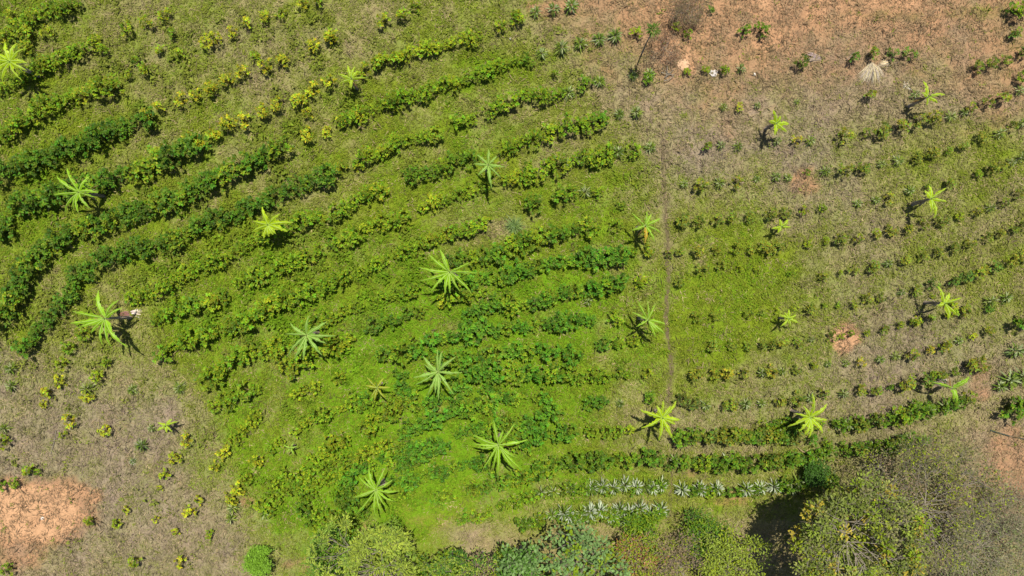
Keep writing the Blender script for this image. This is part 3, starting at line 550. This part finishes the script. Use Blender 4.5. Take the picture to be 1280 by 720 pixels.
# ------------------------------------------------------------------ trees and shrubs with limbs
def tree(px, py, h, cr, label, cat, name, tints, nl=5, nb=4, nt=4, per=16, clump=.34, ll=.2, lw=.1, bark=M_BARK, leafy=1.0, seedv=0, short=None, flat=.45, twigl=.5, leafside=None, base=None):
    rs = np.random.RandomState(seedv+500); cz = h*(1-flat*.5)
    x,y,z = W(px,py,cz)
    if base: x,y,z = base
    root = link(name, None, label=label, cat=cat, loc=(x,y,z)); root.empty_display_size = .3
    tb = Bag(); fork = np.array([rs.uniform(-.1,.1)*cr, rs.uniform(-.1,.1)*cr, h*.28]); tr = max(.03, h*.02)
    tube(tb, [(0,0,-.2),(fork*.5),fork], [tr*1.25,tr,tr*.85], sides=8)
    P=[];D=[];C=[]; extra=[]
    def branch(a, b, r0, r1, sides):
        m = (a+b)/2+rs.normal(0,.08,3)*np.linalg.norm(b-a)+np.array([0,0,.06*np.linalg.norm(b-a)])
        tube(tb, [a,m,b], [r0,(r0+r1)/2,r1], sides=sides)
    for i in range(nl):
        az = 2*math.pi*(i+rs.uniform(-.4,.4))/nl; kk = rs.uniform(.55,1.22); q = rs.uniform(.25,.62)*kk
        e1 = fork+np.array([math.cos(az)*cr*q, math.sin(az)*cr*q, (h-fork[2])*rs.uniform(.4,.62)])
        if i%4 == 0: e1 = fork+np.array([rs.uniform(-.16,.16)*cr,rs.uniform(-.16,.16)*cr,(h-fork[2])*rs.uniform(.45,.7)])
        branch(fork, e1, tr*.6, tr*.28, 6)
        if leafy > .7: extra.append(e1); extra.append((fork+e1)/2+rs.normal(0,.25,3))
        for j in range(nb):
            a2 = az+rs.uniform(-1.5,1.5) if i else rs.uniform(0,6.28)
            ln = cr*rs.uniform(.3,.5)*(kk if i else .9); e2 = e1+np.array([math.cos(a2)*ln, math.sin(a2)*ln, (h-e1[2])*rs.uniform(.35,.85)])
            branch(e1, e2, tr*.26, tr*.12, 4)
            for t in range(nt):
                a3 = a2+rs.uniform(-1.3,1.3); l3 = cr*rs.uniform(.12,.28); e3 = e2+np.array([math.cos(a3)*l3, math.sin(a3)*l3, rs.uniform(-.25,.35)*l3*1.5])
                branch(e2, e3, tr*.11, tr*.05, 3)
                for w in range(3):
                    a4 = a3+rs.uniform(-1.2,1.2); e4 = e3+np.array([math.cos(a4), math.sin(a4), rs.uniform(-.1,.6)])*twigl*rs.uniform(.5,1)*min(1,cr/2.5)
                    tube(tb, [e3,(e3+e4)/2+rs.normal(0,.03,3),e4], [tr*.05,tr*.035,tr*.015], sides=3)
                lf = leafy if leafside is None else leafy*np.clip(.5+leafside*(-e3[0]/cr),0,1)
                if rs.rand() < lf:
                    tn = np.array(tints[rs.randint(len(tints))])*rs.uniform(.8,1.2)
                    for c in range(per):
                        o = rs.normal(0,1,3)*[1,1,.55]*clump; P.append(e3+o); D.append(o/np.linalg.norm(o)+[0,0,.35]+rs.normal(0,.3,3)); C.append(tn*rs.uniform(.75,1.25))
    for e in extra:
        for rpt in range(3):
            tn = np.array(tints[rs.randint(len(tints))])*rs.uniform(.8,1.1); e3 = e+rs.normal(0,1,3)*[.5,.5,.2]*min(1,cr/2.5)+[0,0,.25]
            for c in range(per):
                o = rs.normal(0,1,3)*[1,1,.55]*clump*1.2; P.append(e3+o); D.append(o/np.linalg.norm(o)+[0,0,.35]+rs.normal(0,.3,3)); C.append(tn*rs.uniform(.75,1.25))
    link('trunk', tb.mesh('trunk', bark), root)
    if P:
        n = len(P); V,Q,C = leaves(np.array(P), np.array(D), rs.uniform(.6,1.3,n)*ll, rs.uniform(.7,1.2,n)*lw, np.array(C)); b = Bag(); b.add(V,Q,C)
        link('crown', b.mesh('crown', M_LEAF), root)
    if short: LAND.append((px,py,short))
    return root
TY=(.23,.30,.035); TG=(.075,.17,.018); TB=(.15,.25,.07); TD=(.05,.12,.012); TO=(.34,.27,.03); TR=(.30,.13,.05); TDRY=(.22,.16,.09)
tree(480,708,5.0,3.6,'feathery yellow-green tree crown at the bottom edge, left of centre','tree','leafy_tree',[TY,TY,(.17,.26,.03),(.30,.37,.04)],11,7,3,30,.14,.26,.09,seedv=1,short='the feathery yellow-green tree')
tree(425,695,3.0,2.4,'fresh green leafy shrub at the left side of the feathery tree','shrub','leafy_shrub',[BG,(.10,.22,.02),TY],8,5,4,20,.22,.18,.10,seedv=2)
tree(323,701,1.5,.9,'rounded bright lime-green shrub alone near the bottom left','shrub','leafy_shrub',[(.16,.30,.02)],8,5,4,18,.13,.13,.09,seedv=3,short='the round lime shrub')
tree(560,714,4.6,1.5,'dark green shrub at the bottom edge, right of the feathery tree','shrub','leafy_shrub',[TD,TG,MG,TY],6,4,3,20,.20,.2,.11,seedv=4,short='the dark bottom shrub')
tree(600,716,5.0,1.4,'brown and green brush between dark shrub and pale shrub, bottom edge','shrub','leafy_shrub',[TY,TG,TDRY],6,4,3,14,.22,.18,.09,seedv=5)
tree(634,704,4.0,1.0,'small yellow-green bush close left of the smaller blue-green shrub','shrub','leafy_shrub',[TY,YG,TG],5,4,3,14,.2,.18,.09,seedv=25)
tree(652,714,6.0,1.6,'smaller blue-green big-leaved shrub at the bottom edge','shrub','leafy_shrub',[TB,TB,TG],6,4,3,14,.24,.28,.19,seedv=6)
tree(735,706,6.2,2.7,'wide pale blue-green shrub with large leaves and orange patches','shrub','leafy_shrub',[TB,TB,TB,MG,(.22,.18,.06)],8,4,4,15,.24,.28,.19,seedv=7,short='the wide blue-green shrub')
tree(795,708,3.0,2.1,'rusty orange and yellow-green brush, right of wide blue-green shrub','shrub','leafy_shrub',[YG,YG,TY,TR,TDRY],9,5,4,14,.24,.18,.09,seedv=8)
tree(802,663,1.5,1.4,'bright green bush under the lowest glare-painted row','shrub','leafy_shrub',[BG,MG],7,4,4,14,.18,.18,.10,seedv=9)
tree(852,704,3.0,2.2,'half-dry brown twiggy brush at the bottom edge','shrub','twiggy_shrub',[TDRY,TDRY,YG],9,5,4,9,.25,.17,.07,M_BARK,.8,10,twigl=.5)
tree(885,672,2.4,1.8,'deep green shrub right of the path\'s lower end','shrub','leafy_shrub',[TG,BG,MG],8,5,4,14,.24,.19,.10,seedv=11)
tree(917,704,3.2,2.5,'yellow-green leafy tree at the bottom edge, right of the path','tree','leafy_tree',[YG,TY,TY],10,5,4,16,.24,.18,.10,seedv=12,short='the yellow-green bottom tree')
tree(1066,668,9.0,4.4,'large tree with sparse yellowing leaves casting dark shade at left','tree','yellowing_tree',[TY,MG,YG,(.20,.24,.04),(.17,.22,.03),(.24,.26,.06),(.12,.15,.02),(.14,.18,.03),TO,(.12,.15,.02),(.20,.19,.07),(.16,.20,.04)],15,8,4,30,.19,.22,.13,M_PALE,.9,13,short='the large yellowing tree',twigl=.9)
tree(1155,642,6.0,5.0,'nearly bare tree with grey twigs beside the yellowing tree','tree','bare_tree',[YG,(.20,.20,.06),(.17,.16,.07),(.12,.14,.03),TDRY],15,7,6,15,.30,.18,.09,M_PALE,.8,14,short='the nearly bare tree',twigl=.9)
tree(1222,692,4.0,4.4,'low grey-green scrubby tree at the bottom right corner','tree','scrubby_tree',[(.19,.20,.09),(.23,.21,.12),(.14,.18,.05)],14,7,5,15,.38,.15,.08,M_PALE,.9,15,short='the corner scrub tree',twigl=.9)
tree(1262,640,2.4,1.8,'small greyish scrub bush beside the reddish soil, right edge','shrub','twiggy_shrub',[(.17,.20,.08),TDRY],8,5,4,12,.26,.13,.07,M_PALE,.8,16)
tree(862,8,1.5,1.7,'brown leafless thorny brush at the top, right of centre','shrub','twiggy_shrub',[TDRY,(.15,.14,.05),(.13,.09,.05)],10,6,5,9,.17,.13,.04,M_BARK,.8,17,short='the brown top brush',twigl=.3)
tree(833,58,1.0,1.3,'reddish-brown dead brush beside the slender young tree','shrub','twiggy_shrub',[(.16,.08,.04),TDRY],8,5,4,8,.16,.12,.05,M_BARK,.7,18,twigl=.3)
tree(1018,592,1.4,.8,'dark bush in the shade at the upper edge of large tree','shrub','leafy_shrub',[TD],6,4,4,12,.16,.16,.09,seedv=19)
# slender young tree near the top
x,y,z = W(817,36,5.0)
root = link('slender_tree', None, label='tall slender young tree with a small tufted green crown', cat='tree', loc=(x,y,z))
b = Bag(); tube(b, [(.1,-.1,-.1),(.05,0,2),(0,0,4.9)], [.07,.05,.03], sides=7); link('trunk', b.mesh('trunk', M_BARK, True), root)
P_=[];D_=[]; 
for k in range(90):
    a = random.uniform(0,6.28); e = random.uniform(-.4,1.2); rr = random.uniform(0,.3); P_.append([math.cos(a)*rr,math.sin(a)*rr,4.6+random.uniform(0,.5)]); D_.append([math.cos(a)*math.cos(e),math.sin(a)*math.cos(e),math.sin(e)])
V,Q,C = leaves(np.array(P_),np.array(D_),RS.uniform(.25,.45,90),.09,jit((.10,.16,.02),90)); b=Bag(); b.add(V,Q,C); link('crown', b.mesh('crown', M_LEAF), root)
LAND.append((817,36,'the slender young tree'))

# ------------------------------------------------------------------ special small things
def fan(name, px, py, n, rad, col, label, cat, a0=0, a1=2*math.pi, wid=.03, h=.3, el=(.1,.9), short=None, mat=M_DRY, droop=.3):
    x,y,z = W(px,py); az = RS.uniform(a0,a1,n); e = RS.uniform(el[0],el[1],n)
    P_ = np.stack([RS.normal(0,.08,n),RS.normal(0,.08,n),RS.uniform(0.02,h*.5,n)],1)
    D_ = np.stack([np.cos(az)*np.cos(e),np.sin(az)*np.cos(e),np.sin(e)],1)
    V,Q,C = leaves(P_,D_,rad*RS.uniform(.6,1.1,n),wid,jit(col,n,.25,.06),droop); b=Bag(); b.add(V,Q,C)
    link(name, b.mesh(name, mat), label=label, cat=cat, loc=(x,y,z))
    if short: LAND.append((px,py,short))
fan('grass_tuft',643,282,170,1.15,(.20,.30,.09),'fine pale green grass tuft right of the pale slender banana plant','grass tuft',short='the fine grass tuft',h=.7,el=(.1,1.3),mat=M_WEED)
fan('straw_heap',1088,80,330,1.7,(.50,.43,.29),'pale straw heap of dead grass near the top right','straw heap',R(222),R(318),.024,.4,(.0,.4),'the straw heap')
fan('straw_tuft',1098,82,40,1.1,(.60,.50,.32),'small spray of dry stalks right of the straw heap','straw tuft',R(-5),R(40),.03,.3,(.0,.3))
fan('dead_fronds',1026,74,46,1.6,(.34,.26,.20),'fan of fallen grey-brown dead fronds near the top right','dead fronds',R(150),R(195),.06,.2,(.0,.15),'the dead fronds')
fan('pale_weed',1132,107,26,.45,(.55,.50,.38),'small bleached dry weed left of the top-right small banana plant','dry weed',h=.2)
fan('pale_weed',166,577,22,.42,(.50,.46,.34),'small bleached dry weed on the lower-left dry slope','dry weed',h=.2)
fan('spiky_weed',178,556,24,.75,(.16,.20,.09),'spiky grey-green weed on the lower-left dry slope','spiky weed',h=.3,wid=.07)
fan('dead_leaf_heap',150,394,26,1.0,(.20,.10,.08),'heap of fallen brown leaves beside the long-leaved banana plant','leaf heap',R(-15),R(25),.13,.3,(0,.3))
fan('dead_leaf_heap',166,391,18,.7,(.55,.47,.42),'bleached pale end of fallen banana leaves, right of brown heap','leaf heap',R(-25),R(30),.13,.3,(0,.3),'the bleached dead leaves')
fan('dead_leaf_heap',1180,476,10,.7,(.40,.33,.34),'greyish fallen leaves at the foot of the sparse banana plant','leaf heap',R(120),R(220),.12,.3,(0,.3))
# sticks
def stick(px0,py0,px1,py1,r,label,mat=M_PALE,name='fallen_stick',lift=.06,group=None,cat='stick'):
    x0,y0,z0 = W(px0,py0); x1,y1,z1 = W(px1,py1); b=Bag()
    pts=[(x0+(x1-x0)*t+math.sin(t*5)*.03, y0+(y1-y0)*t+math.cos(t*7)*.03, z0+(z1-z0)*t+lift+r) for t in np.linspace(0,1,8)]
    c = np.array(pts[0]); tube(b, np.array(pts)-c, np.linspace(r,r*.6,8), sides=6); link(name, b.mesh(name, mat, True), label=label, cat=cat, loc=tuple(c), group=group)
for k,(a_,b_,c_,d_) in enumerate([(827,86,841,96),(830,98,842,88),(826,92,843,95),(833,84,832,100),(829,103,842,97)]):
    stick(a_,b_,c_,d_,.035,'dry stick in the small crossed pile beside the tan mound',lift=.05+.05*k,group='sticks of the crossed pile')
stick(1236,538,1284,550,.06,'dark straight pipe lying across the reddish soil at right edge',M_HOSE,'pipe',.05,cat='pipe')
stick(1163,571,1192,578,.045,'short dark pole lying by the bushes left of reddish soil',M_HOSE,'fallen_pole',.08,cat='pole')
stick(71,538,65,568,.03,'long pale stick on the dry ground at lower left')
stick(1106,84,1124,78,.03,'thin pale stick beside the straw heap')
stick(1057,76,1068,64,.03,'thin pale stick between the dead fronds and straw heap')
def rock(px,py,r,label,mat=M_STONE,name='rock',fl=.6,cat='rock',n=10):
    x,y,z = W(px,py); th=np.linspace(0,2*math.pi,n,endpoint=False); V=[];Q=[]
    lev=[(.95,0),(1.0,.35),(.8,.75),(.35,.98)]
    for (q,zz) in lev:
        for t in th:
            k=r*q*(1+.25*vnoise([math.cos(t)*1.7+px],[math.sin(t)*1.7+zz*1.3],int(py))[0]); V.append((math.cos(t)*k,math.sin(t)*k,zz*r*fl-.03))
    for l in range(3):
        for i in range(n): Q.append([l*n+i,l*n+(i+1)%n,(l+1)*n+(i+1)%n,(l+1)*n+i])
    for i in range(1,n-2,2): Q.append([3*n,3*n+i,3*n+i+1,3*n+i+2 if i+2<n else 3*n])
    link(name, mesh_np(name,V,Q,None,mat), label=label, cat=cat, loc=(x,y,z))
M_MOUND = barkmat('tan_soil', (.40,.24,.13), (.52,.34,.2), 6); M_WHITE = barkmat('white_sheet', (.33,.29,.25), (.55,.52,.48), 9)
rock(855,82,.52,'low tan earth mound beside the crossed sticks',M_MOUND,'earth_mound',.3,'mound',16); LAND.append((855,82,'the tan earth mound'))
rock(943,93,.13,'single pale stone right of the white crumpled scrap')
rock(53,648,.14,'pale stone on the orange bare soil at lower left')
rock(638,48,.12,'tiny pale yellow rock above the centre, near the top')
# crumpled white scrap
x,y,z = W(891,92); n=10; gx_,gy_=np.meshgrid(np.linspace(-.36,.36,n),np.linspace(-.28,.28,n)); zz=.12+.10*fbm(gx_*1.0,gy_,.16,77,2)
sh=1-.35*np.abs(fbm(gx_,gy_,.4,78,2)); V=np.stack([(gx_*sh).ravel(),(gy_*sh).ravel(),zz.ravel()],1)
Q=[[j*n+i,j*n+i+1,(j+1)*n+i+1,(j+1)*n+i] for j in range(n-1) for i in range(n-1) if random.random()<.72 and abs(i-4.5)+abs(j-4.5)<6.5]
o=link('plastic_scrap', mesh_np('plastic_scrap',V,Q,None,M_WHITE), label='crumpled white plastic scrap near small bushes, top right', cat='scrap', loc=(x,y,z)); LAND.append((891,92,'the white scrap'))
LAND += [(1057,422,'the round orange bare patch'),(50,640,'the orange soil patch'),(1003,226,'the small orange soil spot')]
LAND += []

# ------------------------------------------------------------------ place the planted bushes with their labels
names = {'C':('coffee_bush','coffee bush','coffee bushes planted in curved rows'),
         'Y':('young_bush','young bush','small young bushes planted in sparse rows'),
         'S':('glare_shrub','glare-painted shrub','glare-painted glossy shrubs in the rows'),
         'H':('broadleaf_shrub','broad-leaved shrub','broad-leaved shrubs with glare painted pale on some leaves')}
ords = ['nearest','second nearest','third nearest','fourth nearest','fifth nearest','sixth nearest','seventh nearest','eighth nearest','ninth nearest','tenth nearest','eleventh nearest','twelfth nearest','thirteenth nearest','fourteenth nearest','fifteenth nearest','sixteenth nearest']
dirs8 = ['right of','up and right of','straight above','up and left of','left of','down and left of','straight below','down and right of']
def tone_word(t):
    if t[0] > .28: return 'yellow'
    if t[0] > .155: return 'yellow-green'
    if t[1] < .195: return 'dark green'
    return 'green'
inside = [q for q in plants if -12 < q[0] < 1292 and -12 < q[1] < 732]
dense = sorted([q for q in inside if q[4]=='C'], key=lambda q:-q[2])
keep, rest = dense[:298], dense[298:]
indiv = keep+[q for q in inside if q[4] != 'C']
cells = {}
for q in indiv:
    dd = [((q[0]-l[0])**2+(q[1]-l[1])**2, i) for i,l in enumerate(LAND)]; d2,i = min(dd); l = LAND[i]
    ang = math.degrees(math.atan2(-(q[1]-l[1]), q[0]-l[0])) % 360; o8 = int(((ang+22.5)%360)//45)
    cells.setdefault((q[4],tone_word(q[3]) if q[4]=='C' else '',i,o8), []).append((d2,q))
labels = {}
for (st,tw,i,o8),lst in cells.items():
    lst.sort(key=lambda e:e[0])
    for k,(d2,q) in enumerate(lst):
        w = {'C':tw+' coffee bush','Y':'young bush','S':'glare-painted shrub','H':'broad-leaved shrub'}[st]
        if len(lst) == 1: s_ = f"only {w} {dirs8[o8]} {LAND[i][2]}"
        else: s_ = f"{ords[min(k,15)]} {w} {dirs8[o8]} {LAND[i][2]}"
        labels[id(q)] = s_
hts = {'C':1.0,'Y':.8,'S':.5,'H':.5}; rad = {'C':.58,'Y':.40,'S':.62,'H':.5}
MS = {'C':BUSH_M,'Y':YOUNG_M,'S':GLARE_M,'H':HALF_M}
protos = {}
for q in indiv:
    st = q[4]; sc = q[2]/PPM/rad[st]*(1.0 if st in 'YH' and q[0]>835 else 1.1)
    x,y,z = W(q[0],q[1],hts[st]*.6*sc); nm, cat, grp = names[st]
    me = random.choice(GLARE_FEW_M if st == 'S' and q[1] < 560 else MS[st]); key = me.name
    tint = np.array(q[3])*random.uniform(.85,1.15)
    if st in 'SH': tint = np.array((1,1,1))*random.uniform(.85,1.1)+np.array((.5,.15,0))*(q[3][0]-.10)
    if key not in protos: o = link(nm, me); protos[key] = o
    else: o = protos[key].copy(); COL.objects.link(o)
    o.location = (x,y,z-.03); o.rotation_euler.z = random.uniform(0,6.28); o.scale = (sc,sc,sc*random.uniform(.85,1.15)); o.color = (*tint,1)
    o['label'] = labels[id(q)]; o['category'] = cat; o['group'] = grp
bag = Bag()
for q in rest:
    b = random.choice(BUSH); sc = q[2]/PPM/.58*1.08; x,y,z = W(q[0],q[1],.55*sc); a = random.uniform(0,6.28); ca,sa = math.cos(a),math.sin(a)
    V = np.concatenate(b.V)*sc; V = np.stack([V[:,0]*ca-V[:,1]*sa+x, V[:,0]*sa+V[:,1]*ca+y, V[:,2]+z-.03],1)
    bag.add(V, np.concatenate(b.Q), np.concatenate(b.C)*np.array(q[3])[None,:]*random.uniform(.85,1.15))
link('coffee_thicket', bag.mesh('coffee_thicket', M_LEAF), label='the many smaller coffee bushes filling the gaps of the curved rows', cat='coffee bushes', kind='stuff')
print('PLANTS', len(indiv), 'rest', len(rest), {s_:sum(1 for q in indiv if q[4]==s_) for s_ in 'CYSH'}, 'maxlabel', max(len(v.split()) for v in labels.values()), 'dups', len(labels)-len(set(labels.values())))

# ------------------------------------------------------------------ light, sky, camera
el, = (R(72),); ts = np.array([.10,.33,1.0]); ts = ts/np.linalg.norm(ts); el = math.asin(ts[2]); azm = math.atan2(ts[0], ts[1])
w = bpy.data.worlds.new('World'); scene.world = w; w.use_nodes = True; nt = w.node_tree
sky = nt.nodes.new('ShaderNodeTexSky'); sky.sky_type = 'NISHITA'; sky.sun_disc = False; sky.sun_elevation = el; sky.sun_rotation = azm
nt.links.new(sky.outputs[0], nt.nodes['Background'].inputs[0]); nt.nodes['Background'].inputs[1].default_value = .065
sl = bpy.data.lights.new('Sun','SUN'); sl.energy = 4.6; sl.angle = R(.5); sl.color = (1,.95,.86)
so = bpy.data.objects.new('Sun', sl); COL.objects.link(so)
from mathutils import Vector
so.rotation_euler = Vector(ts).to_track_quat('Z','Y').to_euler(); so.location = (0,0,80)
cam = bpy.data.cameras.new('Camera'); co = bpy.data.objects.new('Camera', cam); COL.objects.link(co); co.location = (0,0,H); co.rotation_euler = (0,0,0)
cam.sensor_width = 36; cam.lens = 18*H/40.0; cam.clip_end = 3000; scene.camera = co
vs = scene.view_settings; vs.view_transform = 'Standard'; vs.look = 'None'; vs.gamma = 1; vs.use_curve_mapping = False; vs.exposure = .55
